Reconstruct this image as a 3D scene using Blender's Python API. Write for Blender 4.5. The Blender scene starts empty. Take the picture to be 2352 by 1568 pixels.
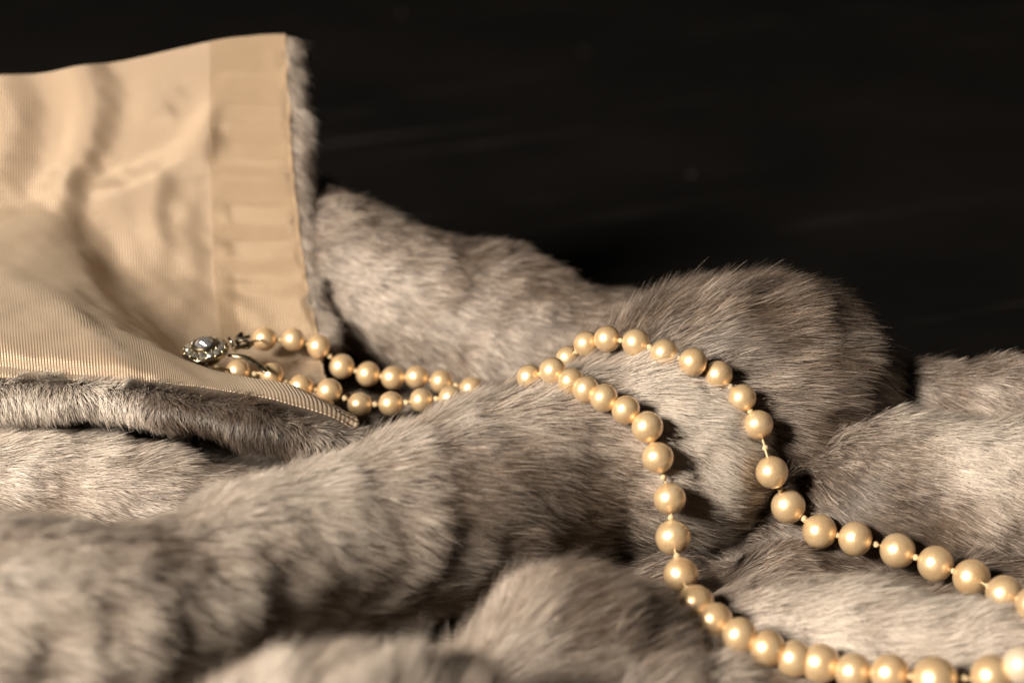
import bpy, bmesh, math, random
import numpy as np
from mathutils import Vector, Matrix
from mathutils.bvhtree import BVHTree

random.seed(7)
rng = np.random.default_rng(11)
sc = bpy.context.scene
col = sc.collection

# ------------------------------------------------------------------ camera
PITCH = math.radians(22.0)
FPX = 5227.0                      # focal length in units of a 2352 px wide frame (50 mm on 22.5 mm)
DIST = 0.50
TARGET = np.array([0.0, 0.0, 0.03])
CF = np.array([0.0, math.cos(PITCH), -math.sin(PITCH)])
CU = np.array([0.0, math.sin(PITCH), math.cos(PITCH)])
CR = np.array([1.0, 0.0, 0.0])
CAM = TARGET - CF * DIST
cam_data = bpy.data.cameras.new("camera")
cam = bpy.data.objects.new("camera", cam_data)
col.objects.link(cam)
cam.location = CAM.tolist()
cam.rotation_euler = (math.pi / 2 - PITCH, 0, 0)
cam_data.sensor_width = 22.5
cam_data.lens = FPX / 2352 * 22.5
cam_data.clip_start = 0.01
cam_data.clip_end = 50
cam_data.dof.use_dof = True
cam_data.dof.focus_distance = 0.478
cam_data.dof.aperture_fstop = 6.6
cam_data.dof.aperture_blades = 0
sc.camera = cam

# ------------------------------------------------------------------ light
w = bpy.data.worlds.new("World"); sc.world = w; w.use_nodes = True
bg = w.node_tree.nodes["Background"]
bg.inputs[0].default_value = (1.0, 0.90, 0.80, 1)
bg.inputs[1].default_value = 0.016
LDIR = np.array([-0.62, -0.61, 0.48]); LDIR /= np.linalg.norm(LDIR)
def area(name, d, dist, size, power, colr):
    l = bpy.data.lights.new(name, 'AREA'); l.shape = 'DISK'; l.size = size; l.energy = power; l.color = colr
    o = bpy.data.objects.new(name, l); col.objects.link(o)
    p = TARGET + np.array(d) / np.linalg.norm(d) * dist
    o.location = p.tolist()
    o.rotation_euler = Vector((p - TARGET).tolist()).to_track_quat('Z', 'Y').to_euler()
    return o
area("key_lamp", LDIR, 1.3, 0.36, 51.0, (1.0, 0.91, 0.80))

sc.view_settings.view_transform = 'Standard'
sc.view_settings.look = 'None'
sc.view_settings.exposure = 0
sc.view_settings.gamma = 1
sc.cycles.max_bounces = 10
sc.cycles.diffuse_bounces = 3
sc.cycles.glossy_bounces = 4
sc.cycles.transmission_bounces = 8
sc.cycles.use_denoising = True
sc.cycles.denoiser = 'OPENIMAGEDENOISE'
sc.cycles.denoising_input_passes = 'RGB_ALBEDO_NORMAL'
sc.cycles.use_adaptive_sampling = False
sc.cycles.sample_clamp_indirect = 2

# ------------------------------------------------------------------ helpers
def P(px, py, d):
    """point seen at (px,py) of the 2352x1568 frame at depth d along the view axis"""
    return CAM + d * (CF + CR * ((px - 1176) / FPX) - CU * ((py - 784) / FPX))
def PA(a):
    a = np.asarray(a, float)
    return CAM + a[..., 2:3] * (CF + CR * ((a[..., 0:1] - 1176) / FPX) - CU * ((a[..., 1:2] - 784) / FPX))
def proj(p):
    v = p - CAM
    d = v @ CF
    return 1176 + FPX * (v @ CR) / d, 784 - FPX * (v @ CU) / d, d
def norm(v):
    return v / np.maximum(np.linalg.norm(v, axis=-1, keepdims=True), 1e-12)
def catmull(pts, n):
    """resample control points (k,m) to n points with Catmull-Rom"""
    pts = np.asarray(pts, float)
    k = len(pts)
    q = np.vstack([2 * pts[:1] - pts[1:2], pts, 2 * pts[-1:] - pts[-2:-1]])
    u = np.linspace(0, k - 1, n)
    i = np.minimum(u.astype(int), k - 2)
    f = (u - i).reshape((-1,) + (1,) * (pts.ndim - 1))
    a, b, c, d = q[i], q[i + 1], q[i + 2], q[i + 3]
    return 0.5 * (2 * b + (c - a) * f + (2 * a - 5 * b + 4 * c - d) * f ** 2 + (3 * b - a - 3 * c + d) * f ** 3)
class Fnoise:
    """sum of random waves: smooth, non repeating noise, about unit variance"""
    def __init__(self, scale, seed, n=14):
        r = np.random.default_rng(seed)
        d = norm(r.normal(size=(n, 3)))
        self.k = d * (2 * np.pi / scale) * r.uniform(0.6, 1.6, (n, 1))
        self.ph = r.uniform(0, 2 * np.pi, n)
        self.n = n
    def __call__(self, p):
        s = 0
        for k, ph in zip(self.k, self.ph):
            s = s + np.sin(p @ k + ph)
        return s * math.sqrt(2.0 / self.n)
def grid_normals(G, wrap=False):
    du = np.gradient(G, axis=0)
    if wrap:
        dv = (np.roll(G, -1, 1) - np.roll(G, 1, 1)) * 0.5
    else:
        dv = np.gradient(G, axis=1)
    return norm(np.cross(du, dv))
def mesh_obj(name, V, F, mat, parent=None, smooth=True, uv=None):
    me = bpy.data.meshes.new(name)
    me.from_pydata([tuple(v) for v in np.asarray(V).tolist()], [], [tuple(f) for f in F])
    if uv is not None:
        ul = me.uv_layers.new(name="UVMap")
        li = np.zeros(len(me.loops), int); me.loops.foreach_get("vertex_index", li)
        ul.data.foreach_set("uv", np.asarray(uv)[li].ravel())
    me.materials.append(mat)
    if smooth:
        me.polygons.foreach_set("use_smooth", [True] * len(me.polygons))
    me.update()
    o = bpy.data.objects.new(name, me); col.objects.link(o)
    if parent: o.parent = parent
    return o
def grid_faces(n, m, wrap=False, off=0, flip=False):
    F = []
    for i in range(n - 1):
        for j in range(m if wrap else m - 1):
            j2 = (j + 1) % m
            f = (off + i * m + j, off + (i + 1) * m + j, off + (i + 1) * m + j2, off + i * m + j2)
            F.append(f[::-1] if flip else f)
    return F
def empty(name, loc, label=None, cat=None):
    o = bpy.data.objects.new(name, None); col.objects.link(o); o.location = loc
    o.empty_display_size = 0.01
    if label: o["label"] = label
    if cat: o["category"] = cat
    return o
def bm_obj(name, bm, mat, parent=None, smooth=True):
    me = bpy.data.meshes.new(name); bm.to_mesh(me); bm.free()
    me.materials.append(mat)
    if smooth: me.polygons.foreach_set("use_smooth", [True] * len(me.polygons))
    o = bpy.data.objects.new(name, me); col.objects.link(o)
    if parent: o.parent = parent
    return o
class NT:
    def __init__(self, name):
        self.m = bpy.data.materials.new(name); self.m.use_nodes = True
        self.t = self.m.node_tree; self.n = self.t.nodes
        self.b = self.n["Principled BSDF"]; self.out = self.n["Material Output"]
    def add(self, typ, **kw):
        o = self.n.new(typ)
        for k, v in kw.items(): setattr(o, k, v)
        return o
    def l(self, a, b): self.t.links.new(a, b)
    def math(self, op, a, b=None, c=None):
        o = self.n.new("ShaderNodeMath"); o.operation = op
        for i, v in enumerate((a, b, c)):
            if v is None: continue
            if isinstance(v, (int, float)): o.inputs[i].default_value = v
            else: self.l(v, o.inputs[i])
        return o.outputs[0]
    def mix(self, f, a, b):
        o = self.n.new("ShaderNodeMix"); o.data_type = 'RGBA'
        for s, v in ((o.inputs[0], f), (o.inputs[6], a), (o.inputs[7], b)):
            if isinstance(v, (int, float)): s.default_value = v
            elif isinstance(v, tuple): s.default_value = v if len(v) == 4 else v + (1,)
            else: self.l(v, s)
        return o.outputs[2]
    def ramp(self, f, stops):
        o = self.n.new("ShaderNodeValToRGB")
        while len(o.color_ramp.elements) < len(stops): o.color_ramp.elements.new(0.5)
        for e, (p, c) in zip(o.color_ramp.elements, stops):
            e.position = p; e.color = c if len(c) == 4 else tuple(c) + (1,)
        self.l(f, o.inputs[0]); return o.outputs[0]
    def noise(self, vec, scale, detail=3, rough=0.55, out=0):
        o = self.n.new("ShaderNodeTexNoise"); o.inputs["Scale"].default_value = scale
        o.inputs["Detail"].default_value = detail; o.inputs["Roughness"].default_value = rough
        if vec is not None: self.l(vec, o.inputs["Vector"])
        return o.outputs[out]
    def mapping(self, vec, scale=(1, 1, 1), rot=(0, 0, 0)):
        o = self.n.new("ShaderNodeMapping"); o.inputs["Scale"].default_value = scale; o.inputs["Rotation"].default_value = rot
        self.l(vec, o.inputs[0]); return o.outputs[0]
    def bump(self, h, strength, dist):
        o = self.n.new("ShaderNodeBump"); o.inputs["Strength"].default_value = strength
        o.inputs["Distance"].default_value = dist; self.l(h, o.inputs["Height"])
        self.l(o.outputs[0], self.b.inputs["Normal"])

# ------------------------------------------------------------------ materials
def mat_fur():
    t = NT("fur_hair")
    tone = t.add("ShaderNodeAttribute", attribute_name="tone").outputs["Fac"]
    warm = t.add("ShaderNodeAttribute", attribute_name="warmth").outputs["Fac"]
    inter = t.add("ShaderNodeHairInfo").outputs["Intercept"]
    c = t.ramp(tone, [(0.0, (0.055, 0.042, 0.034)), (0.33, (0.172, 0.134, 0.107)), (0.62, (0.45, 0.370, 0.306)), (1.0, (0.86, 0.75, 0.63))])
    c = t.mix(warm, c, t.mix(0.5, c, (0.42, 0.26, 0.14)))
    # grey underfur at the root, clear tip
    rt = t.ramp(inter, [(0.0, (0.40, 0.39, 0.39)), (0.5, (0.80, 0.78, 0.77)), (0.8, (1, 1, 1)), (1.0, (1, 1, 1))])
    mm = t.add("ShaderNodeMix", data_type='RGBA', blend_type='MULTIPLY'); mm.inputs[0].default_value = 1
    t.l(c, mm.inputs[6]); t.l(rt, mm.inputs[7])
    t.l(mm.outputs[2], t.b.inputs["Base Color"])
    # dense pile: hairs take most of their shading direction from the skin they stand on
    sn = t.add("ShaderNodeAttribute", attribute_name="skin_normal").outputs["Vector"]
    ge = t.add("ShaderNodeNewGeometry").outputs["Normal"]
    mx = t.add("ShaderNodeMix", data_type='VECTOR'); mx.inputs[0].default_value = 0.70
    t.l(ge, mx.inputs[4]); t.l(sn, mx.inputs[5])
    nn = t.add("ShaderNodeVectorMath", operation='NORMALIZE'); t.l(mx.outputs[1], nn.inputs[0])
    t.l(nn.outputs[0], t.b.inputs["Normal"])
    t.b.inputs["Roughness"].default_value = 0.42
    t.b.inputs["Specular IOR Level"].default_value = 0.45
    t.b.inputs["Specular Tint"].default_value = (1, 0.93, 0.85, 1)
    return t.m
def mat_pelt():
    t = NT("pelt_skin")
    tc = t.add("ShaderNodeTexCoord").outputs["Object"]
    c = t.ramp(t.noise(tc, 160, 4), [(0.3, (0.05, 0.038, 0.03)), (0.7, (0.12, 0.095, 0.075))])
    t.l(c, t.b.inputs["Base Color"]); t.b.inputs["Roughness"].default_value = 0.95
    t.b.inputs["Specular IOR Level"].default_value = 0.1
    return t.m
def mat_satin(name, base, dark, tint):
    t = NT(name)
    uv = t.add("ShaderNodeUVMap").outputs[0]
    sp = t.add("ShaderNodeSeparateXYZ"); t.l(uv, sp.inputs[0])
    wob = t.math('MULTIPLY', t.noise(uv, 60, 2), 0.00035)
    u = t.math('ADD', sp.outputs[0], wob); v = sp.outputs[1]
    TAU = 2 * math.pi
    ribs = t.math('SINE', t.math('MULTIPLY', u, TAU / 0.00064))
    row = t.math('SINE', t.math('ADD', t.math('MULTIPLY', v, TAU / 0.00040), t.math('MULTIPLY', u, TAU / 0.00128)))
    h = t.math('ADD', t.math('MULTIPLY', ribs, 0.5), t.math('MULTIPLY', row, 0.35))
    h01 = t.math('MULTIPLY_ADD', h, 0.60, 0.58)
    c = t.mix(h01, dark, base)
    big = t.noise(uv, 45, 3)
    c = t.mix(t.math('MULTIPLY', big, 0.35), c, tint)
    t.l(c, t.b.inputs["Base Color"])
    t.b.inputs["Roughness"].default_value = 0.41
    t.b.inputs["Metallic"].default_value = 0.35
    t.b.inputs["Specular IOR Level"].default_value = 0.6
    t.b.inputs["Sheen Weight"].default_value = 0.25
    t.b.inputs["Sheen Roughness"].default_value = 0.4
    t.b.inputs["Sheen Tint"].default_value = (1, 0.88, 0.7, 1)
    t.bump(h, 0.8, 0.00014)
    return t.m
def mat_pearl():
    t = NT("pearl_nacre")
    tc = t.add("ShaderNodeTexCoord").outputs["Object"]
    oi = t.add("ShaderNodeObjectInfo")
    va = t.add("ShaderNodeVectorMath", operation='ADD'); t.l(tc, va.inputs[0])
    cm = t.add("ShaderNodeCombineXYZ"); t.l(t.math('MULTIPLY', oi.outputs["Random"], 37.0), cm.inputs[0])
    t.l(cm.outputs[0], va.inputs[1]); p = va.outputs[0]
    n1 = t.noise(p, 1.3, 3)
    c = t.ramp(n1, [(0.25, (0.74, 0.46, 0.215)), (0.55, (0.82, 0.565, 0.305)), (0.8, (0.87, 0.67, 0.43))])
    c = t.mix(t.math('MULTIPLY', oi.outputs["Random"], 0.45), c, (0.80, 0.60, 0.36))
    # small brown pits
    spk = t.ramp(t.noise(p, 7, 2, 0.5), [(0.72, (0, 0, 0)), (0.78, (1, 1, 1))])
    c = t.mix(t.math('MULTIPLY', spk, 0.30), c, (0.36, 0.19, 0.07))
    t.l(c, t.b.inputs["Base Color"])
    t.b.inputs["Metallic"].default_value = 0.6
    t.b.inputs["Roughness"].default_value = 0.34
    t.b.inputs["Specular IOR Level"].default_value = 0.6
    t.b.inputs["Coat Weight"].default_value = 0.9
    t.b.inputs["Coat Roughness"].default_value = 0.16
    t.b.inputs["Coat IOR"].default_value = 1.75
    t.bump(t.noise(p, 5, 4), 0.08, 0.1)
    return t.m
def mat_simple(name, c, rough=0.5, metal=0.0, spec=0.5, noise=None):
    t = NT(name)
    if noise:
        tc = t.add("ShaderNodeTexCoord").outputs["Object"]
        f = t.noise(tc, noise[0], 4)
        cc = t.ramp(f, [(0.35, noise[1]), (0.65, c)])
        t.l(cc, t.b.inputs["Base Color"]); t.bump(f, 0.3, noise[2] if len(noise) > 2 else 0.0002)
    else:
        t.b.inputs["Base Color"].default_value = c + (1,)
    t.b.inputs["Roughness"].default_value = rough; t.b.inputs["Metallic"].default_value = metal
    t.b.inputs["Specular IOR Level"].default_value = spec
    return t.m
def mat_table():
    t = NT("black_tabletop")
    tc = t.add("ShaderNodeTexCoord").outputs["Object"]
    base = t.ramp(t.noise(tc, 9, 4), [(0.3, (0.0020, 0.0017, 0.0016)), (0.7, (0.0062, 0.0050, 0.0043))])
    st = t.mapping(t.mapping(tc, (1, 1, 1), (0, 0, math.radians(-24))), (5, 70, 1))
    scr = t.ramp(t.noise(st, 1.0, 5, 0.6), [(0.58, (0, 0, 0)), (0.80, (1, 1, 1))])
    pt = t.ramp(t.noise(tc, 12, 2), [(0.40, (0, 0, 0)), (0.62, (1, 1, 1))])
    f = t.math('MULTIPLY', scr, pt)
    base = t.mix(t.math('MULTIPLY', f, 0.7), base, (0.05, 0.045, 0.041))
    vo = t.add("ShaderNodeTexVoronoi"); vo.inputs["Scale"].default_value = 30; t.l(tc, vo.inputs["Vector"])
    dots = t.ramp(vo.outputs["Distance"], [(0.0, (1, 1, 1)), (0.06, (0, 0, 0))])
    pick = t.ramp(t.noise(tc, 37, 1), [(0.50, (0, 0, 0)), (0.56, (1, 1, 1))])
    base = t.mix(t.math('MULTIPLY', t.math('MULTIPLY', dots, pick), 0.7), base, (0.2, 0.18, 0.155))
    t.l(base, t.b.inputs["Base Color"])
    t.b.inputs["Roughness"].default_value = 0.62
    t.b.inputs["Specular IOR Level"].default_value = 0.12
    return t.m
M_FUR, M_PELT = mat_fur(), mat_pelt()
M_LINING = mat_satin("beige_lining", (0.54, 0.395, 0.265), (0.12, 0.082, 0.052), (0.44, 0.32, 0.215))
M_BAND = mat_satin("tan_hem", (0.41, 0.285, 0.172), (0.12, 0.082, 0.05), (0.36, 0.255, 0.158))
M_PEARL = mat_pearl()
M_THREAD = mat_simple("silk_thread", (0.58, 0.47, 0.30), 0.85, 0, 0.15, (900, (0.40, 0.29, 0.15)))
M_METAL = mat_simple("antique_metal", (0.58, 0.49, 0.33), 0.27, 1.0, 0.5, (900, (0.10, 0.085, 0.06)))
M_DARKMETAL = mat_simple("tarnished_metal", (0.28, 0.235, 0.16), 0.34, 1.0, 0.5, (700, (0.09, 0.075, 0.055)))
M_GEM = mat_simple("paste_stone", (0.82, 0.79, 0.68), 0.14, 0.92, 0.9)
M_GEMC = mat_simple("clear_paste_stone", (0.50, 0.48, 0.48), 0.08, 0.8, 0.9)
M_SILVER = mat_simple("bright_metal", (0.80, 0.70, 0.50), 0.2, 1.0)
M_TABLE = mat_table()

# ------------------------------------------------------------------ table
TZ = -0.020
bm = bmesh.new()
bmesh.ops.create_cube(bm, size=1)
for v in bm.verts:
    v.co = Vector((v.co.x * 2.6, v.co.y * 2.6 + 0.5, TZ - 0.015 + v.co.z * 0.03))
bmesh.ops.bevel(bm, geom=bm.edges[:], offset=0.003, segments=2, affect='EDGES')
tab = bm_obj("tabletop", bm, M_TABLE, smooth=False)
tab["kind"] = "structure"; tab["label"] = "scuffed black tabletop behind the fur"

# ------------------------------------------------------------------ the stole: pelt rolls
stole = empty("fur_stole", (0, 0, TZ), "crumpled grey-brown fur stole with one corner turned up to show its beige lining", "fur stole")
IM = Matrix.Translation((0, 0, -TZ))
def own(o):
    o.parent = stole; o.matrix_parent_inverse = IM
    return o
PV, PF = [], []          # pelt vertices / faces of all rolls joined
HAIR = []                # hair sources: (grid, normals, wrap, params)
ROLLS = []
lump = Fnoise(0.030, 3); lump2 = Fnoise(0.012, 4)
def roll(st, flow, length=0.0053, dens=1.0, squash=1.0, up=0.26, capL=True, capR=True, lumps=1.0, mess=1.0, n=70, m=44, loft=17, tone=0.0):
    """a fold of fur: a tube through stations (px, py, radius px, depth); radius is to the fur's outline"""
    st = np.array(st, float)
    s = catmull(st, n)
    c = PA(s[:, [0, 1, 3]])
    r = (s[:, 2] - loft) * s[:, 3] / FPX
    # rounded ends
    tan = norm(np.gradient(c, axis=0))
    def cap(c0, t0, r0, sgn):
        k = np.linspace(math.pi / 2, 0.12, 10)[1:]
        a = np.linspace(0, math.pi / 2, 11)[1:]
        return [c0 + sgn * t0 * r0 * math.sin(x) for x in a], [r0 * max(math.cos(x), 0.03) for x in a]
    C, R, T = list(c), list(r), list(tan)
    if capR:
        cc, rr = cap(c[-1], tan[-1], r[-1], 1); C += cc; R += rr; T += [tan[-1]] * len(cc)
    if capL:
        cc, rr = cap(c[0], tan[0], r[0], -1); C = cc[::-1] + C; R = rr[::-1] + R; T = [tan[0]] * len(cc) + T
    C, R, T = np.array(C), np.array(R), np.array(T)
    Z = np.array([0, 0, 1.0])
    A = norm(np.cross(T, Z)); B = norm(np.cross(A, T))
    th = np.linspace(0, 2 * math.pi, m, endpoint=False)
    G = C[:, None] + R[:, None, None] * (A[:, None] * np.cos(th)[None, :, None] + squash * B[:, None] * np.sin(th)[None, :, None])
    Nn = grid_normals(G, True)
    ctr = C[:, None]
    if np.mean(np.sum(Nn * (G - ctr), -1)) < 0: Nn = -Nn
    amp = np.minimum(R, 0.02)[:, None, None]
    G = G + Nn * lumps * (lump(G)[..., None] * 0.055 + lump2(G)[..., None] * 0.03) * amp
    Nn = grid_normals(G, True)
    if np.mean(np.sum(Nn * (G - ctr), -1)) < 0: Nn = -Nn
    off = sum(len(x) for x in PV)
    PV.append(G.reshape(-1, 3)); PF.extend(grid_faces(len(C), m, True, off))
    # end fans
    PF.append(tuple(off + j for j in range(m))); PF.append(tuple(off + (len(C) - 1) * m + j for j in range(m))[::-1])
    ROLLS.append((C, R * min(1, squash)))
    HAIR.append(dict(G=G, N=Nn, wrap=True, flow=flow, length=length, dens=dens, up=up, mess=mess, rid=len(ROLLS) - 1, tone=tone))

RT = np.array([1.0, 0, 0])
def fl(right, toward, upw): return np.array([right, -toward, upw], float)

# A: long fold from the lower left to the rounded end under the pearls
roll([(-260, 1480, 270, .400), (0, 1440, 255, .405), (220, 1450, 238, .410), (420, 1395, 205, .420), (640, 1300, 200, .436), (860, 1244, 220, .453),
      (1080, 1172, 240, .468), (1290, 1080, 226, .479), (1440, 1052, 238, .484), (1540, 1046, 234, .486)], fl(1, .16, -.08), n=110, m=56, lumps=.20, tone=.08, length=.0058)
# B: dark rounded fold behind
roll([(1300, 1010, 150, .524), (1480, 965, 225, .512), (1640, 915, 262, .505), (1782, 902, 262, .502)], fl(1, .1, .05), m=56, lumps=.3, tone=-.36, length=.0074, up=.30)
# D: soft ridge at the back
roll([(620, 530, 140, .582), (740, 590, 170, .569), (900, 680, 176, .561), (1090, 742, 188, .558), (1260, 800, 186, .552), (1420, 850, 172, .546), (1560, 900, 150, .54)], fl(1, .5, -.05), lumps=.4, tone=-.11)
# low fur between D and A where the pearls run
roll([(700, 955, 60, .530), (900, 985, 66, .526), (1050, 990, 70, .520), (1250, 1000, 100, .515)], fl(1, .3, 0), lumps=.8)
# F: far right
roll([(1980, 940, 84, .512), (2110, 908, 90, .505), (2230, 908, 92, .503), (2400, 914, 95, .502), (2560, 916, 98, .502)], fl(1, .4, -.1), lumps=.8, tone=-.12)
# E1: right slope
roll([(1640, 1330, 120, .490), (1800, 1260, 150, .490), (1980, 1170, 215, .490), (2150, 1160, 212, .488), (2340, 1178, 212, .486), (2560, 1190, 210, .484)], fl(1, .75, .0), lumps=.25, tone=.05)
# E2: right front hump, pearls lie round it
roll([(1600, 1440, 70, .446), (1740, 1440, 105, .446), (1900, 1480, 150, .446), (2120, 1525, 168, .444), (2360, 1570, 178, .440), (2600, 1580, 180, .440)], fl(1, .1, .25), lumps=.3, tone=.05)
# G: front hump at the bottom edge
roll([(1120, 1740, 170, .414), (1210, 1610, 190, .421), (1310, 1520, 200, .427), (1400, 1550, 188, .428), (1480, 1680, 170, .420)], fl(.8, -.3, .3), lumps=.5, length=.0085)
# tufts at the bottom centre-left
roll([(560, 1740, 150, .372), (700, 1690, 160, .374), (840, 1680, 165, .378), (980, 1690, 150, .382)], fl(.4, -.3, .7), lumps=1.0, length=.009)
# H: fur lying below the lining's lip
roll([(-430, 1100, 140, .488), (-200, 1100, 140, .488), (60, 1100, 138, .488), (300, 1135, 130, .487), (520, 1203, 128, .486), (740, 1240, 122, .484), (900, 1225, 100, .484)], fl(1, .05, .02), lumps=.5)
# fur edge rolled under the lip of the lining
roll([(-430, 900, 50, .482), (-200, 906, 50, .481), (0, 912, 52, .480), (160, 912, 52, .479), (300, 920, 52, .479), (430, 942, 54, .474), (560, 966, 60, .471), (680, 996, 54, .470), (790, 1024, 44, .473), (850, 1022, 34, .477)],
     fl(.45, .6, -.9), length=.0037, mess=1.9, up=.60, lumps=2.2, n=120, m=30, loft=16)

# floor of fur under everything (a sheet with thickness, resting on the table)
def floor_z(x, y):
    p = np.stack([x, y, 0 * x], -1)
    g = P(960, 1440, .425)
    return -0.002 + 0.0022 * lump(p * 0.8) + 0.001 * lump2(p) - .008 * np.exp(-((x - g[0]) / .03) ** 2 - ((y - g[1]) / .022) ** 2)
nx, ny = 130, 110
X, Y = np.meshgrid(np.linspace(-.24, .24, nx), np.linspace(-.20, .115, ny), indexing='ij')
# back border follows the folds
yb = np.interp(X[:, 0], [-.24, -.06, 0, .03, .08, .24], [.10, .09, .075, .055, .05, .075])
Y = -.20 + (Y + .20) / .315 * (yb[:, None] + .20)
Zf = floor_z(X, Y)
edge = np.clip((yb[:, None] - Y) / .012, 0, 1)
Zf = TZ + .002 + (Zf - TZ - .002) * np.sqrt(edge)
GF = np.stack([X, Y, Zf], -1)
NF = grid_normals(GF); NF = np.where((NF[..., 2:3] < 0), -NF, NF)
off = sum(len(x) for x in PV); PV.append(GF.reshape(-1, 3)); PF.extend(grid_faces(nx, ny, False, off))
HAIR.append(dict(G=GF, N=NF, wrap=False, flow=fl(1, .3, 0), length=.0053, dens=.8, up=.26, mess=1, rid=-1, tone=0))

# ------------------------------------------------------------------ lining (a curved sheet: upright corner, valley, lip)
LC = [  # columns from the outer part to the free edge; rows from the top edge down, through the valley, over the lip
 [(-420, 206, .556), (-420, 330, .553), (-420, 430, .547), (-420, 510, .537), (-420, 570, .526), (-420, 615, .516), (-420, 655, .506), (-420, 705, .496), (-420, 790, .485), (-420, 872, .479)],
 [(60, 168, .557), (60, 320, .555), (60, 440, .549), (66, 535, .538), (72, 600, .527), (78, 650, .517), (84, 688, .507), (90, 728, .497), (96, 800, .485), (100, 868, .479)],
 [(270, 142, .560), (270, 300, .558), (274, 450, .554), (286, 590, .546), (302, 680, .533), (318, 735, .521), (330, 768, .509), (338, 786, .498), (346, 835, .485), (350, 876, .479)],
 [(480, 96, .561), (480, 260, .560), (484, 450, .557), (492, 640, .549), (500, 772, .537), (508, 850, .521), (512, 885, .505), (500, 853, .492), (520, 882, .483), (525, 896, .480)],
 [(590, 82, .560), (598, 260, .559), (608, 450, .556), (622, 640, .549), (640, 785, .538), (660, 865, .522), (675, 905, .505), (672, 885, .491), (690, 908, .483), (695, 934, .480)],
 [(652, 79, .558), (660, 260, .557), (674, 450, .554), (700, 640, .547), (732, 790, .536), (752, 872, .520), (780, 935, .504), (815, 955, .489), (826, 968, .484), (822, 980, .482)],
]
LC = np.array(LC, float)
NU, NV = 190, 240
tmp = catmull(LC, NU)                                            # along columns
LP = catmull(np.swapaxes(tmp, 0, 1), NV)                          # (NV, NU, 3)
LP = np.swapaxes(LP, 0, 1)                                        # (NU, NV, 3) in px,py,depth
GL = PA(LP)
NL = grid_normals(GL)
if np.mean(NL @ (-CF)) < 0: NL = -NL
# soft ridges (+) and hollows (-) of the cloth, as lines with a width and a height in metres
CREASES = [
 ([(90, 180), (120, 290), (85, 400), (10, 470), (-150, 500)], 46, -.0018),
 ([(190, 150), (212, 260), (185, 350), (150, 420)], 44, .0016),
 ([(-20, 200), (10, 300), (-30, 400)], 40, .0012),
 ([(290, 170), (300, 250), (270, 330), (200, 410)], 30, -.0007),
 ([(455, 215), (400, 300), (310, 355), (190, 410)], 34, -.0012),
 ([(478, 285), (430, 370), (340, 425), (250, 462)], 36, .0018),
 ([(470, 190), (474, 280), (472, 360)], 16, .0004),
 ([(205, 500), (250, 580), (320, 670), (420, 760)], 44, -.0016),
 ([(362, 440), (352, 500), (372, 560)], 26, .0011),
 ([(430, 480), (425, 560), (450, 620)], 26, .0007),
 ([(260, 600), (360, 640), (470, 640)], 22, -.0006),
 ([(330, 250), (390, 260), (440, 230)], 20, .0006),
 ([(0, 640), (120, 690), (230, 790), (300, 850)], 26, .0009),
 ([(-150, 826), (0, 836), (170, 852), (335, 872)], 9, -.0010),
 ([(420, 700), (500, 690), (590, 720)], 24, .0007),
]
hh = np.zeros(LP.shape[:2])
for line, wd, am in CREASES:
    ln = catmull(np.array(line, float), 50)
    d2 = np.min((LP[..., 0, None] - ln[:, 0]) ** 2 + (LP[..., 1, None] - ln[:, 1]) ** 2, -1)
    hh += am * np.exp(-d2 / wd ** 2)
hh *= np.clip((1 - np.linspace(0, 1, NU))[:, None] / .12, 0, 1)
for _ in range(14):
    hh[:, 1:-1] = (hh[:, :-2] + 2 * hh[:, 1:-1] + hh[:, 2:]) / 4
    hh[1:-1] = (hh[:-2] + 2 * hh[1:-1] + hh[2:]) / 4
GL = GL + NL * (hh * 1.3)[..., None]
wr = Fnoise(.018, 21); wr2 = Fnoise(.007, 22)
GL = GL + NL * (wr(GL * np.array([1, 1, 2.0])) * .00010 + wr2(GL) * .00004)[..., None]
# pulls running across the hem
bandw = np.clip((LP[..., 0] - 488) / 40, 0, 1) * np.clip((740 - LP[..., 1]) / 60, 0, 1)
qy = LP[..., 1] + .16 * (LP[..., 0] - 560) + 14 * np.sin(LP[..., 0] / 60.0)
hh2 = 0
for y0, wd, am in ((185, 16, .5), (240, 12, -.4), (285, 14, .6), (330, 22, -.5), (385, 12, .7), (420, 18, .4), (470, 16, -.7), (520, 14, .6), (555, 10, -.4), (600, 16, .5), (660, 14, .4)):
    hh2 = hh2 + am * np.exp(-((qy - y0) / wd) ** 2)
GL = GL + NL * (hh2 * bandw * .0011)[..., None]
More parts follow.
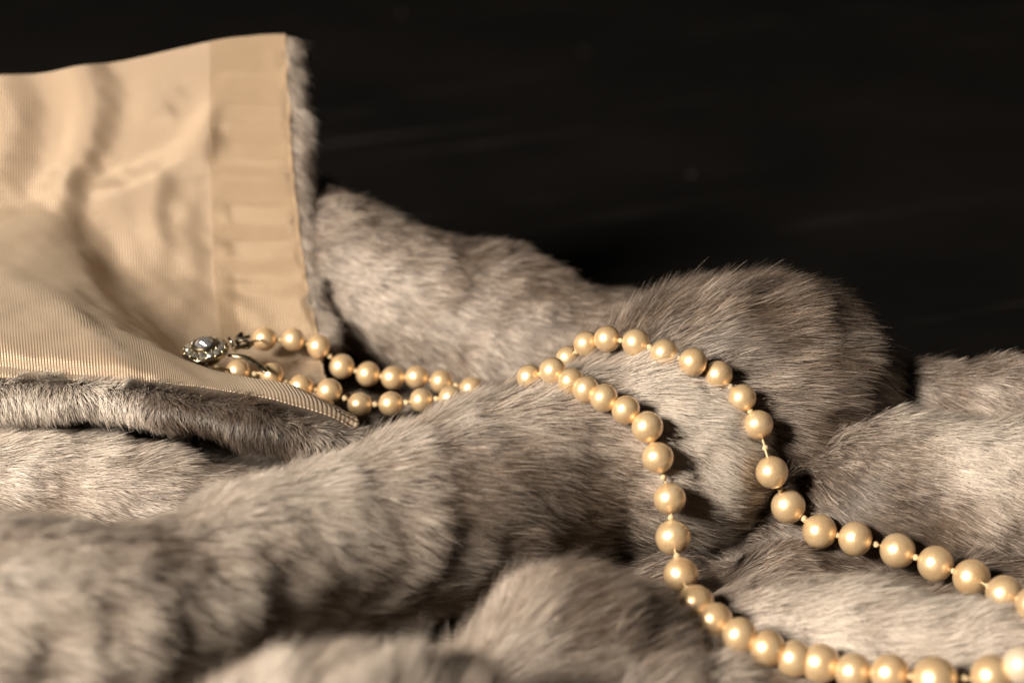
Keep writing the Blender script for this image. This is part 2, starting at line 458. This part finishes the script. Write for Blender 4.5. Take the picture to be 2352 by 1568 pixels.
# puckers along the stitched free edge
su = np.linspace(0, 1, NU)[:, None]; sv = np.linspace(0, 1, NV)[None]
GL = GL + NL * (np.exp(-((1 - su) / .05) ** 2) * (np.sin(sv * 95 + 1.5 * np.sin(sv * 23)) * .0006 - .0004))[..., None]
NL = grid_normals(GL)
if np.mean(NL @ (-CF)) < 0: NL = -NL
lu = np.cumsum(np.r_[np.zeros((1, NV)), np.linalg.norm(np.diff(GL, axis=0), axis=-1)], 0)
lv = np.cumsum(np.c_[np.zeros((NU, 1)), np.linalg.norm(np.diff(GL, axis=1), axis=-1)], 1)
lu = np.repeat(np.mean(lu[:, 20:120], 1, keepdims=True), NV, 1)
UVL = np.stack([lu, lv], -1)
def sheet(name, G, N, thick, mat, UV=None, i0=0, i1=None, j0=0, j1=None, lift=0.0):
    g = G[i0:i1, j0:j1] + N[i0:i1, j0:j1] * lift; nn = N[i0:i1, j0:j1]
    a, b = g.shape[:2]
    V = np.vstack([g.reshape(-1, 3), (g - nn * thick).reshape(-1, 3)])
    F = grid_faces(a, b) + grid_faces(a, b, off=a * b, flip=True)
    rim = [i * b for i in range(a)] + [(a - 1) * b + j for j in range(1, b)] + [i * b + b - 1 for i in range(a - 2, -1, -1)] + [j for j in range(b - 2, 0, -1)]
    for q in range(len(rim)):
        s, e = rim[q], rim[(q + 1) % len(rim)]
        F.append((s, s + a * b, e + a * b, e))
    uv = None
    if UV is not None:
        u = UV[i0:i1, j0:j1].reshape(-1, 2); uv = np.vstack([u, u])
    return mesh_obj(name, V, F, mat, None, True, uv)
lining = own(sheet("lining", GL, NL, .0004, M_LINING, UVL))
ib = int(NU * 0.600); jb = int(NV * .50)
band = sheet("hem_band", GL, NL, .0005, M_BAND, UVL * np.array([1, 1]) + np.array([.0003, 0]), i0=ib, i1=NU - 1, j0=0, j1=jb, lift=.0003)
band.parent = lining
# rolled hem along the free edge, drawn in by its stitches
def hem_tube():
    jj = int(NV * .48)
    c = GL[-1, :jj] + NL[-1, :jj] * -.0002
    k = np.arange(jj)
    pu = .5 + .5 * np.sin(k * .62 + 1.2 * np.sin(k * .21))
    r = .00042 + .00014 * pu
    th_ = np.linspace(0, 2 * math.pi, 10, endpoint=False)
    T_ = norm(np.gradient(c, axis=0)); A_ = NL[-1, :jj]; B_ = np.cross(T_, A_)
    G_ = c[:, None] + r[:, None, None] * (A_[:, None] * np.cos(th_)[None, :, None] + B_[:, None] * np.sin(th_)[None, :, None])
    F_ = grid_faces(jj, 10, True) + [tuple(range(10)), tuple((jj - 1) * 10 + q for q in range(10))[::-1]]
    return mesh_obj("hem_edge", G_.reshape(-1, 3), F_, mat_simple('hem_cloth', (0.42, 0.30, 0.185), 0.8, 0, .2, (500, (0.30, 0.20, 0.12), .0002)))
hem_tube().parent = lining
# fur side of the turned-up corner
NB = -NL
off = sum(len(x) for x in PV)
th = .0035
g1 = GL + NB * .0004; g2 = GL + NB * th
PV.append(np.vstack([g1.reshape(-1, 3), g2.reshape(-1, 3)]))
PF.extend(grid_faces(NU, NV, off=off)); PF.extend(grid_faces(NU, NV, off=off + NU * NV, flip=True))
for i in (0, NU - 1):
    for j in range(NV - 1):
        a, b = i * NV + j, i * NV + j + 1
        PF.append((off + a, off + b, off + b + NU * NV, off + a + NU * NV))
for j in (0, NV - 1):
    for i in range(NU - 1):
        a, b = i * NV + j, (i + 1) * NV + j
        PF.append((off + a, off + b, off + b + NU * NV, off + a + NU * NV))
jt = int(NV * .55)
HAIR.append(dict(G=g2[:, :jt], N=NB[:, :jt], wrap=False, flow=fl(.8, 0, .6), length=.008, dens=.5, up=.5, mess=1.2, rid=-2, tone=0.1))
# fringe of fur all down the free edge
er = norm(GL[-1] - GL[-4])
t_ = np.linspace(0, 1, 8)[:, None, None]
GE = (g1[-1] * (1 - t_) + g2[-1] * t_) + er[None] * (.0021 * np.sin(t_ * math.pi) ** .7)
NE = norm(er[None] * .7 + NL[-1][None] * (1.0 - 1.5 * t_))
HAIR.append(dict(G=GE[:, :int(NV * .43)], N=NE[:, :int(NV * .43)], wrap=False, flow=fl(.5, .6, -.5), length=.0058, dens=3.0, up=.8, mess=1.8, rid=-2, tone=.15))

pelt = own(mesh_obj("pelt", np.vstack(PV), PF, M_PELT))

# ------------------------------------------------------------------ fur
HD = 1.0                                            # overall hair density factor
DENS = 1.35e7                                        # hairs per square metre
nA, nB2, nC, nD = Fnoise(.040, 31), Fnoise(.016, 32), Fnoise(.0055, 33), Fnoise(.0022, 34)
ndx, ndy, ndz = Fnoise(.020, 41), Fnoise(.020, 42), Fnoise(.020, 43)
nex, ney, nez = Fnoise(.006, 44), Fnoise(.006, 45), Fnoise(.006, 46)
COAT_SHADE = []   # natural patches plus painted fold shade and lit tips in the tone of the coat, as (world centre, radius, amount)
def coat_shade(px, py, d, r, a): COAT_SHADE.append((P(px, py, d), r, a))
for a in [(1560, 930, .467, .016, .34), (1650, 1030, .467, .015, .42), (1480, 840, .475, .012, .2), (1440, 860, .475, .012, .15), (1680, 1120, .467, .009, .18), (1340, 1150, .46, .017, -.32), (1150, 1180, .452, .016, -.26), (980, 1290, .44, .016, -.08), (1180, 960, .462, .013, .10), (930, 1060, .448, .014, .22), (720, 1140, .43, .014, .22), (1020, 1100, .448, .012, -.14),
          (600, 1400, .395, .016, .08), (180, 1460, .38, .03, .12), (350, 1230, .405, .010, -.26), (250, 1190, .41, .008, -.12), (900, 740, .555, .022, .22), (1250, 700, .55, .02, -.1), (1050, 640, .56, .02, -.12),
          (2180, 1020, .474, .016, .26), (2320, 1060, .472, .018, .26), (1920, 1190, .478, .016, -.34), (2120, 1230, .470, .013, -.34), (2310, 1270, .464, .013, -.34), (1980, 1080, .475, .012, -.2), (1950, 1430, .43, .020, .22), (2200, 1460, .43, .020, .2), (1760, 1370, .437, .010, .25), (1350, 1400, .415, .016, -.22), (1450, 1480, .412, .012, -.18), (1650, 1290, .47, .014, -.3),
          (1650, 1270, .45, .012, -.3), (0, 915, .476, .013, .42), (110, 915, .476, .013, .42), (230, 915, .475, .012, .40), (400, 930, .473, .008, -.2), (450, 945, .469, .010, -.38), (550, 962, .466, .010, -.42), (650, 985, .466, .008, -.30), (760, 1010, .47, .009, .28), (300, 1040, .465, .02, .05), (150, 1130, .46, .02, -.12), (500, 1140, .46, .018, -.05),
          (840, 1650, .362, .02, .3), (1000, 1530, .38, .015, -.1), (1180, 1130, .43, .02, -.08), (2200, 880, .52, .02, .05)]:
    coat_shade(*a)
CSN = []
CV, CN, CT, CWm, CRad = [], [], [], [], []
NP = 5
for H in HAIR:
    G, N, wrap = H["G"], H["N"], H["wrap"]
    if wrap:
        G = np.concatenate([G, G[:, :1]], 1); N = np.concatenate([N, N[:, :1]], 1)
    a, b, c, d = G[:-1, :-1], G[1:, :-1], G[1:, 1:], G[:-1, 1:]
    ar = (np.linalg.norm(np.cross(b - a, d - a), axis=-1) + np.linalg.norm(np.cross(b - c, d - c), axis=-1)) / 2
    cen = (a + b + c + d) / 4; nc = norm(N[:-1, :-1] + N[1:, 1:])
    view = norm(CAM - cen)
    fac = np.sum(nc * view, -1)
    px, py, dd = proj(cen)
    wgt = np.where(fac > -.35, 1.0, .22)
    out = (px < -330) | (px > 2352 + 330) | (py > 1568 + 260)
    wgt = np.where(out, .12, wgt)
    wgt *= np.clip((0.47 / dd) ** 2, .45, 1.25)
    # inside of another fold: no hair
    ins = np.zeros(cen.shape[:2], bool)
    for q, (C, R) in enumerate(ROLLS):
        if q == H["rid"] : continue
        sub = slice(None, None, 3)
        D2 = np.full(cen.shape[:2], 9.0)
        for ci, ri in zip(C[sub], R[sub]):
            D2 = np.minimum(D2, np.linalg.norm(cen - ci, axis=-1) - ri)
        ins |= D2 < -.004
    wgt = np.where(ins, 0, wgt)
    lam = (ar * wgt).ravel() * DENS * HD * H["dens"]
    cnt = rng.poisson(lam)
    idx = np.repeat(np.arange(len(cnt)), cnt)
    if len(idx) == 0: continue
    u, v = rng.random((len(idx), 1)), rng.random((len(idx), 1))
    def bil(Q):
        a_, b_, c_, d_ = (Q[:-1, :-1].reshape(-1, 3)[idx], Q[1:, :-1].reshape(-1, 3)[idx], Q[1:, 1:].reshape(-1, 3)[idx], Q[:-1, 1:].reshape(-1, 3)[idx])
        return a_ * (1 - u) * (1 - v) + b_ * u * (1 - v) + c_ * u * v + d_ * (1 - u) * v
    root, nr = bil(G), norm(bil(N))
    n = len(root)
    ms = H["mess"]
    sw = np.stack([ndx(root), ndy(root), ndz(root)], -1) * .09 * ms + np.stack([nex(root), ney(root), nez(root)], -1) * .07 * ms
    f = H["flow"][None] / np.linalg.norm(H["flow"]) + sw + np.array([0, 0, -.10])
    f = f - nr * np.sum(f * nr, -1, keepdims=True)
    f = norm(f)
    upv = H["up"] * (1 + .25 * nC(root)) + .05 * nB2(root) + rng.normal(0, .08 * ms, n)
    upv = np.clip(upv, .08, 1.6)[:, None]
    jit = rng.normal(0, .075 * ms, (n, 3))
    guard = rng.random(n) < .07
    d0 = norm(f + nr * upv * 1.9 + jit)
    d1 = norm(f + nr * upv * .8 + jit * 1.3 + np.array([0, 0, -.06]))
    L = H["length"] * rng.uniform(.62, 1.1, n) * (1 + .12 * nB2(root))
    L = np.where(guard, L * 1.28, L)[:, None]; upv = np.where(guard[:, None], upv * 1.35, upv)
    t = np.linspace(0, 1, NP)[None, :, None]
    pts = root[:, None] + L[:, None] * (d0[:, None] * (t - .5 * t * t) + d1[:, None] * (.5 * t * t))
    # locks: tips of one cell are drawn together
    cs = .0012
    ang = root / cs + .35 * np.stack([nC(root), nD(root), nC(root[:, ::-1])], -1)
    cell = np.floor(ang).astype(np.int64)
    cc = (cell + .5) * cs
    hsh = (cell[:, 0] * 73856093) ^ (cell[:, 1] * 19349663) ^ (cell[:, 2] * 83492791)
    hr = ((hsh * 2654435761) & 0xFFFF) / 65535.0
    pull = (cc - root); pull -= nr * np.sum(pull * nr, -1, keepdims=True)
    k = (.35 + .5 * hr) * np.where(guard, .3, 1)
    pts = pts + pull[:, None] * (t ** 1.3) * k[:, None, None] * .6
    lock_up = (hr - .5)[:, None, None] * .0011
    pts = pts + nr[:, None] * lock_up * t
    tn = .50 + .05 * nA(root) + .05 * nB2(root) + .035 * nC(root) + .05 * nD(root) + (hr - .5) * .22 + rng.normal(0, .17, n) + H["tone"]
    for cp, rr, am in COAT_SHADE:
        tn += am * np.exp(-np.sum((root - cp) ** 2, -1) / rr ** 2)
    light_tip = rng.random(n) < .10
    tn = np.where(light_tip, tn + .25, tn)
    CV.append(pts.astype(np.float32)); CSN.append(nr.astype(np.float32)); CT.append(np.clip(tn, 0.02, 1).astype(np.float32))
    CWm.append(np.clip(.13 + .06 * nB2(root[:, [1, 2, 0]]) + rng.normal(0, .1, n), 0, 1).astype(np.float32))
    CRad.append((np.where(guard, 4.0e-5, 3.3e-5) * rng.uniform(.75, 1.2, n)).astype(np.float32))
CV = np.concatenate(CV); CT = np.concatenate(CT); CWm = np.concatenate(CWm); CRad = np.concatenate(CRad)
nh = len(CV)
print("hairs", nh)
hc = bpy.data.hair_curves.new("fur")
hc.add_curves([NP] * nh)
hc.attributes["position"].data.foreach_set("vector", CV.reshape(-1))
prof = np.array([1.0, 1.0, .85, .6, .18], np.float32)
ra = hc.attributes.get("radius") or hc.attributes.new("radius", 'FLOAT', 'POINT')
ra.data.foreach_set("value", (CRad[:, None] * prof[None]).ravel())
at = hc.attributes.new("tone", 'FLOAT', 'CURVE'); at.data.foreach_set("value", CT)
at = hc.attributes.new("warmth", 'FLOAT', 'CURVE'); at.data.foreach_set("value", CWm)
at = hc.attributes.new("skin_normal", 'FLOAT_VECTOR', 'CURVE'); at.data.foreach_set("vector", np.concatenate(CSN).ravel())
hc.materials.append(M_FUR)
fur = bpy.data.objects.new("fur", hc); col.objects.link(fur); own(fur); fur["kind"] = "stuff"

# ------------------------------------------------------------------ surfaces that carry the pearls
def bvh_of(o):
    me = o.data
    return BVHTree.FromPolygons([v.co for v in me.vertices], [tuple(p.vertices) for p in me.polygons])
T_PELT, T_LIN = bvh_of(pelt), bvh_of(lining)
def clearance(p):
    """distance above the nearest cloth or fur surface"""
    v = Vector(p.tolist())
    a = T_PELT.find_nearest(v, .05); b = T_LIN.find_nearest(v, .05)
    da = (a[3] if a[0] is not None else .05) - .0027       # fur is lofty
    db = b[3] if b[0] is not None else .05
    return min(da, db)
def hit_depth(px, py):
    dr = Vector((P(px, py, 1) - CAM).tolist()); L = dr.length
    best = None
    for t in (T_PELT, T_LIN):
        h = t.ray_cast(Vector(CAM.tolist()), dr.normalized(), 2)
        if h[0] is not None:
            dd = h[3] / L
            if best is None or dd < best: best = dd
    return best
def rest_depth(px, py, dpx):
    h = hit_depth(px, py)
    if h is None: return None
    d = h
    for _ in range(400):
        r = dpx / 2 * d / FPX
        if clearance(P(px, py, d)) >= r * .93: break
        d -= .0001
    return d

# ------------------------------------------------------------------ necklace
def r1(x, y, d): return ((550 + x / 1.96) * .67123, (1050 + y / 1.96) * .67123, d / 1.96 * .67123)
def r2(x, y, d): return ((1750 + x / 1.96) * .67123, (1050 + y / 1.96) * .67123, d / 1.96 * .67123)
def r3(x, y, d): return ((2100 + x / 1.675) * .67123, (1650 + y / 1.675) * .67123, d / 1.675 * .67123)
BACK = [r1(695, 215, 160), r1(888, 220, 152), r1(1060, 265, 158), r1(1215, 400, 168), r1(1390, 450, 162), r1(1557, 475, 155), r1(1717, 470, 154), r1(1880, 500, 153), r1(2083, 550, 163),
        (1122, 922, 56), (1158, 922, 56), (1192, 912, 57), (1225, 895, 57), (1262, 866, 58),
        r2(382, 342, 160), r2(502, 248, 168), r2(643, 215, 176), r2(835, 240, 186), r2(1025, 310, 187), r2(1217, 370, 188), r2(1390, 455, 184), r2(1548, 612, 186), r2(1655, 790, 196), r2(1748, 1108, 216), r2(1857, 1335, 224),
        r3(1180, 280, 194), r3(1385, 322, 196), r3(1628, 390, 200), r3(1845, 465, 206), r3(2052, 545, 212), r3(2240, 640, 212), r3(2412, 700, 214), r3(2570, 790, 220), r3(2680, 900, 230)]
FRONT = [r1(515, 435, 165), r1(745, 455, 160), r1(940, 535, 160), r1(1130, 565, 168), r1(1335, 655, 162), r1(1543, 650, 162), r1(1748, 625, 158), r1(1945, 610, 166),
         (1080, 930, 56), (1116, 930, 56), (1150, 915, 56), (1184, 895, 57),
         r2(122, 472, 172), r2(277, 430, 178), r2(400, 500, 177), r2(500, 555, 178), r2(620, 610, 188), r2(767, 690, 190), r2(912, 805, 210), r2(982, 1010, 206), r2(1062, 1285, 214),
         r3(340, 315, 197), r3(385, 527, 197), r3(470, 690, 203), r3(580, 790, 202), r3(722, 875, 204), r3(880, 950, 208), r3(1035, 1010, 208), r3(1185, 1035, 220), r3(1375, 1085, 216), r3(1585, 1095, 226), r3(1840, 1130, 262), r3(2165, 1112, 245), r3(2345, 1050, 225), r3(2500, 1010, 225)]
def keyed(S, keys):
    i = np.arange(len(S)); k = sorted(keys)
    return np.interp(i, k, [keys[q] for q in k])
DB = keyed(BACK, {0: .528, 3: .530, 8: .526, 15: .486, 18: .478, 24: .468, 26: .465, 31: .445, 32: .436, 35: .420})
DF = keyed(FRONT, {0: .512, 3: .512, 7: .509, 12: .481, 13: .477, 17: .460, 18: .457, 20: .455, 22: .447, 23: .438, 24: .436, 25: .4325, 28: .428, 31: .417, 33: .413, 34: .414, 36: .420})
def settle(S, D, hid):
    """draw buried pearls out of the fur, evenly along the strand"""
    D = D.copy(); need = np.zeros(len(D))
    for i, ((x, y, q), d) in enumerate(zip(S, D)):
        if i in hid: continue
        k = 0.0
        while k < .008 and clearance(P(x, y, d - k)) < q * (d - k) / FPX / 2 - ({20: .0040, 21: .0064, 22: .0052, 23: .0040}.get(i, .0019) if S is BACK else .0019): k += .0002
        need[i] = k
    sm = need.copy()
    for _ in range(4):
        p = np.pad(sm, 1, mode='edge'); sm = np.maximum(need, (p[:-2] + 2 * p[1:-1] + p[2:]) / 4)
    out = D - sm
    if S is BACK:                               # the fur of the fold lies over these
        for i in (20, 21, 22, 23): out[i] = D[i] - need[i]
    # and let those that hang clear sink back onto the pile
    for i in (range(14, 23) if S is FRONT else range(24, 30)):
        x, y, q = S[i]; k = 0.0
        while k < .005 and clearance(P(x, y, out[i] + k)) > q * out[i] / FPX / 2 - .0010: k += .0002
        out[i] += k
    return out
DB = settle(BACK, DB, {9, 10, 11, 12, 13}); DF = settle(FRONT, DF, {0, 1, 2, 3, 8, 9, 10, 11})
for nm, S, D in (("BACK", BACK, DB), ("FRONT", FRONT, DF)):
    for i, ((x, y, q), d) in enumerate(zip(S, D)):
        p = P(x, y, d); r = q * d / FPX / 2
        g = np.linalg.norm(p - P(*S[i - 1][:2], D[i - 1])) / (r + S[i - 1][2] * D[i - 1] / FPX / 2) if i else 0
        print(nm, i, int(x), int(y), "d %.4f r %.2fmm gap %.2f clear-r %.1fmm" % (d, r * 1e3, g, (clearance(p) - r) * 1e3))

clasp_pos = P(472, 806, .512)
neck = empty("pearl_necklace", clasp_pos.tolist(), "knotted strand of golden cream pearls with a jewelled clasp, draped over the fur fold", "necklace")
IN = Matrix.Translation((-clasp_pos).tolist())
def nown(o):
    o.parent = neck; o.matrix_parent_inverse = IN
    return o
bm = bmesh.new(); bmesh.ops.create_uvsphere(bm, u_segments=40, v_segments=24, radius=1)
for v in bm.verts:                                  # drilled ends
    h = math.hypot(v.co.x, v.co.y)
    if h < .18: v.co.z *= (.93 if h < .05 else .985)
pm = bpy.data.meshes.new("pearl"); bm.to_mesh(pm); bm.free()
pm.polygons.foreach_set("use_smooth", [True] * len(pm.polygons)); pm.materials.append(M_PEARL)
pw = pm.copy(); pw.materials.clear(); pw.materials.append(mat_simple('pale_nacre', (.62, .50, .36), .38, .3, .6))
bm = bmesh.new(); bmesh.ops.create_icosphere(bm, subdivisions=3, radius=1)
for v in bm.verts:
    n_ = v.co.normalized(); tt = math.atan2(n_.y, n_.x)
    v.co = n_ * (1 + .10 * math.sin(2 * tt + n_.z * 3) + .06 * math.sin(9 * tt + 14 * n_.z))
km = bpy.data.meshes.new("knot"); bm.to_mesh(km); bm.free()
km.polygons.foreach_set("use_smooth", [True] * len(km.polygons)); km.materials.append(M_THREAD)
def put(name, me, p, zdir, scale):
    o = bpy.data.objects.new(name, me); col.objects.link(o); nown(o)
    q = Vector(zdir.tolist()).to_track_quat('Z', 'Y')
    o.matrix_basis = Matrix.LocRotScale(Vector(p.tolist()), q, Vector(scale))
    return o
def tube(pts, rad, seg=8, n=None):
    pts = np.asarray(pts)
    if n: pts = catmull(pts, n)
    T = norm(np.gradient(pts, axis=0)); ref = np.array([.13, .31, .94])
    A = norm(np.cross(T, ref)); B = np.cross(A, T)
    th = np.linspace(0, 2 * math.pi, seg, endpoint=False)
    rad = np.broadcast_to(np.asarray(rad, float), (len(pts),))
    G = pts[:, None] + rad[:, None, None] * (A[:, None] * np.cos(th)[None, :, None] + B[:, None] * np.sin(th)[None, :, None])
    F = grid_faces(len(pts), seg, True)
    F += [tuple(range(seg)), tuple((len(pts) - 1) * seg + j for j in range(seg))[::-1]]
    return G.reshape(-1, 3), F
def strand(S, D):
    C = np.array([P(x, y, d) for (x, y, _), d in zip(S, D)])
    R = np.array([s * d / FPX / 2 for (_, _, s), d in zip(S, D)])
    for i in range(len(C)):
        a = C[min(i + 1, len(C) - 1)] - C[max(i - 1, 0)]
        q = 1.02 + .03 * random.random()
        put("pearl", pw if (S is FRONT and i == 33) else pm, C[i], norm(a), (R[i] * q, R[i] * (1.02 + .03 * random.random()), R[i] * (.99 + .06 * random.random())))
    for i in range(len(C) - 1):
        a = norm(C[i + 1] - C[i]); L = np.linalg.norm(C[i + 1] - C[i])
        gap = L - R[i] - R[i + 1]
        mid = C[i] + a * (R[i] + gap / 2)
        side = norm(np.array([rng.normal(), rng.normal(), rng.normal()]))
        kr = .00058 + .00014 * rng.random()
        put("knot", km, mid + side * .00012, a, (kr, kr * .9, kr * 1.05))
    V, F = tube(C, .00024, 8, len(C) * 6)
    o = mesh_obj("thread", V, F, M_THREAD); nown(o)
    return C, R
CB, RB = strand(BACK, DB)
CFr, RF = strand(FRONT, DF)

# ------------------------------------------------------------------ clasp
RC = 53 * .512 / FPX
cz = norm(CU * .86 - CF * .50 + CR * -.06)
cx = norm(CR - cz * (CR @ cz)); cy = np.cross(cz, cx)
CM = Matrix(((cx[0], cy[0], cz[0], clasp_pos[0]), (cx[1], cy[1], cz[1], clasp_pos[1]), (cx[2], cy[2], cz[2], clasp_pos[2]), (0, 0, 0, 1)))
def lathe(prof, seg=48):
    prof = np.array(prof); th = np.linspace(0, 2 * math.pi, seg, endpoint=False)
    G = np.stack([prof[:, 0:1] * np.cos(th), prof[:, 0:1] * np.sin(th), np.repeat(prof[:, 1:2], seg, 1)], -1) * RC
    F = grid_faces(len(prof), seg, True)
    return G.reshape(-1, 3), F
clasp = bpy.data.objects.new("clasp", None); col.objects.link(clasp); nown(clasp)
clasp.matrix_basis = CM; clasp.empty_display_size = .005
def cpart(name, V, F, mat, smooth=True):
    o = mesh_obj(name, V, F, mat, clasp, smooth); return o
cpart("base", *lathe([(.0, -.42), (.62, -.42), (.66, -.38), (.66, -.16), (.90, -.12), (1.0, -.05), (1.02, .02), (.98, .08), (.86, .12), (.60, .20), (.45, .26), (.0, .28)]), M_DARKMETAL)
th = np.linspace(0, 2 * math.pi, 61)
V, F = tube(np.stack([np.cos(th) * 1.0, np.sin(th) * 1.0, 0 * th + .09], -1) * RC, .045 * RC, 8); cpart("rim", V, F, M_SILVER)
V, F = tube(np.stack([np.cos(th) * .50, np.sin(th) * .50, 0 * th + .36], -1) * RC, .06 * RC, 8); cpart("bezel", V, F, M_DARKMETAL)
cpart("collar", *lathe([(.40, .22), (.50, .24), (.50, .38), (.44, .42), (.40, .36)]), M_DARKMETAL)
def gem_mesh(name, mat, seg=8):
    bm = bmesh.new()
    rings = []
    for r, z, o in ((1, 0, 0), (.92, .22, .5), (.55, .48, 0)):
        rings.append([bm.verts.new((r * math.cos((k + o) * 2 * math.pi / seg), r * math.sin((k + o) * 2 * math.pi / seg), z)) for k in range(seg)])
    bot = bm.verts.new((0, 0, -.7))
    bm.faces.new(rings[-1])
    for a, b in zip(rings[:-1], rings[1:]):
        for k in range(seg):
            bm.faces.new((a[k], a[(k + 1) % seg], b[k])); bm.faces.new((a[(k + 1) % seg], b[(k + 1) % seg], b[k]))
    for k in range(seg): bm.faces.new((rings[0][(k + 1) % seg], rings[0][k], bot))
    bmesh.ops.recalc_face_normals(bm, faces=bm.faces[:])
    me = bpy.data.meshes.new(name); bm.to_mesh(me); bm.free(); me.materials.append(mat); return me
gm, gmc = gem_mesh("stone", M_GEM), gem_mesh("stone", M_GEMC, 10)
def sub(name, me, loc, rot, s):
    o = bpy.data.objects.new(name, me); col.objects.link(o); o.parent = clasp
    o.matrix_basis = Matrix.LocRotScale(Vector(loc) * RC, rot, Vector((s, s, s)) * RC); return o
from mathutils import Euler
NG = 14
bmb = bmesh.new(); bmesh.ops.create_icosphere(bmb, subdivisions=2, radius=1)
bead = bpy.data.meshes.new("bead"); bmb.to_mesh(bead); bmb.free(); bead.materials.append(M_SILVER)
bead.polygons.foreach_set("use_smooth", [True] * len(bead.polygons))
for k in range(NG):
    a = k * 2 * math.pi / NG + .2
    sub("stone", gm, (.75 * math.cos(a), .75 * math.sin(a), .20), Euler((random.uniform(-.35, .35), .3 + random.uniform(-.35, .35), a)), .165)
    a2 = a + math.pi / NG
    sub("bead", bead, (.90 * math.cos(a2), .90 * math.sin(a2), .15), Euler((0, 0, 0)), .075)
    sub("bead", bead, (.60 * math.cos(a2), .60 * math.sin(a2), .25), Euler((0, 0, 0)), .06)
sub("stone", gmc, (0, 0, .36), Euler((0, 0, .3)), .43)
# bail, leaf and links beside the dome, tongue to the front strand
def inv(p): return np.array([(np.array(p) - clasp_pos) @ cx, (np.array(p) - clasp_pos) @ cy, (np.array(p) - clasp_pos) @ cz])
def ring_at(name, px, py, d, r, wire, nrm, mat):
    c = inv(P(px, py, d)); nn = norm(np.array(nrm, float)); a = norm(np.cross(nn, [.3, .2, .9])); b = np.cross(nn, a)
    V, F = tube(c + r * (np.cos(th)[:, None] * a + np.sin(th)[:, None] * b), wire, 7); cpart(name, V, F, mat)
ring_at("link", 533, 790, .511, .0016, .00035, (1, .4, .3), M_METAL)
ring_at("link", 560, 790, .513, .0015, .00035, (.2, 1, .5), M_DARKMETAL)
ring_at("link", 478, 850, .503, .0014, .00030, (1, .3, .1), M_METAL)
def plate(name, pts, wid, thick, mat, bend=0.0):
    """thin tapered metal leaf along pts (in clasp space)"""
    pts = catmull(np.array(pts), 14); n = len(pts)
    T = norm(np.gradient(pts, axis=0)); S = norm(np.cross(T, [0, .15, 1])); N = np.cross(S, T)
    wv = wid * np.interp(np.linspace(0, 1, n), [0, .1, .5, .9, 1], [.35, .75, 1, .8, .4])
    q = np.linspace(-1, 1, 5)
    G = pts[:, None] + S[:, None] * (wv[:, None] * q[None])[..., None] + N[:, None] * (bend * (1 - q ** 2))[None, :, None]
    a, b = G.shape[:2]; N_ = np.broadcast_to(N[:, None], G.shape)
    V = np.vstack([G.reshape(-1, 3), (G - N_ * thick).reshape(-1, 3)])
    F = grid_faces(a, b) + grid_faces(a, b, off=a * b, flip=True)
    rim = [i * b for i in range(a)] + [(a - 1) * b + j for j in range(1, b)] + [i * b + b - 1 for i in range(a - 2, -1, -1)] + [j for j in range(b - 2, 0, -1)]
    for k in range(len(rim)):
        s, e = rim[k], rim[(k + 1) % len(rim)]; F.append((s, s + a * b, e + a * b, e))
    cpart(name, V, F, mat)
plate("tongue", [inv(P(524, 815, .512)), inv(P(560, 818, .511)), inv(P(592, 835, .508)), inv(P(612, 856, .505))], .0009, .0003, M_DARKMETAL, .0003)
plate("leaf", [inv(P(535, 800, .513)), inv(P(556, 795, .514)), inv(P(582, 788, .516))], .0008, .0003, M_DARKMETAL, .0004)
plate("leaf", [inv(P(538, 786, .515)), inv(P(548, 772, .516)), inv(P(556, 764, .517))], .0007, .0003, M_DARKMETAL, .0004)
plate("leaf", [inv(P(545, 788, .515)), inv(P(558, 776, .516)), inv(P(574, 772, .517))], .0007, .0003, M_METAL, .0004)
for (x, y, d) in ((548, 780, .513), (562, 782, .514)):
    o = sub("stone", gm, (0, 0, 0), Euler((0, 0, 0)), .16); o.location = Vector(inv(P(x, y, d)).tolist())
# silk from the clasp to the first pearl of each strand
for p0, p1 in ((P(572, 786, .515), CB[0]), (P(495, 842, .506), CFr[0])):
    V, F = tube(np.array([p0, (p0 + p1) / 2, p1]), .0003, 8, 8); nown(mesh_obj("thread", V, F, M_THREAD))
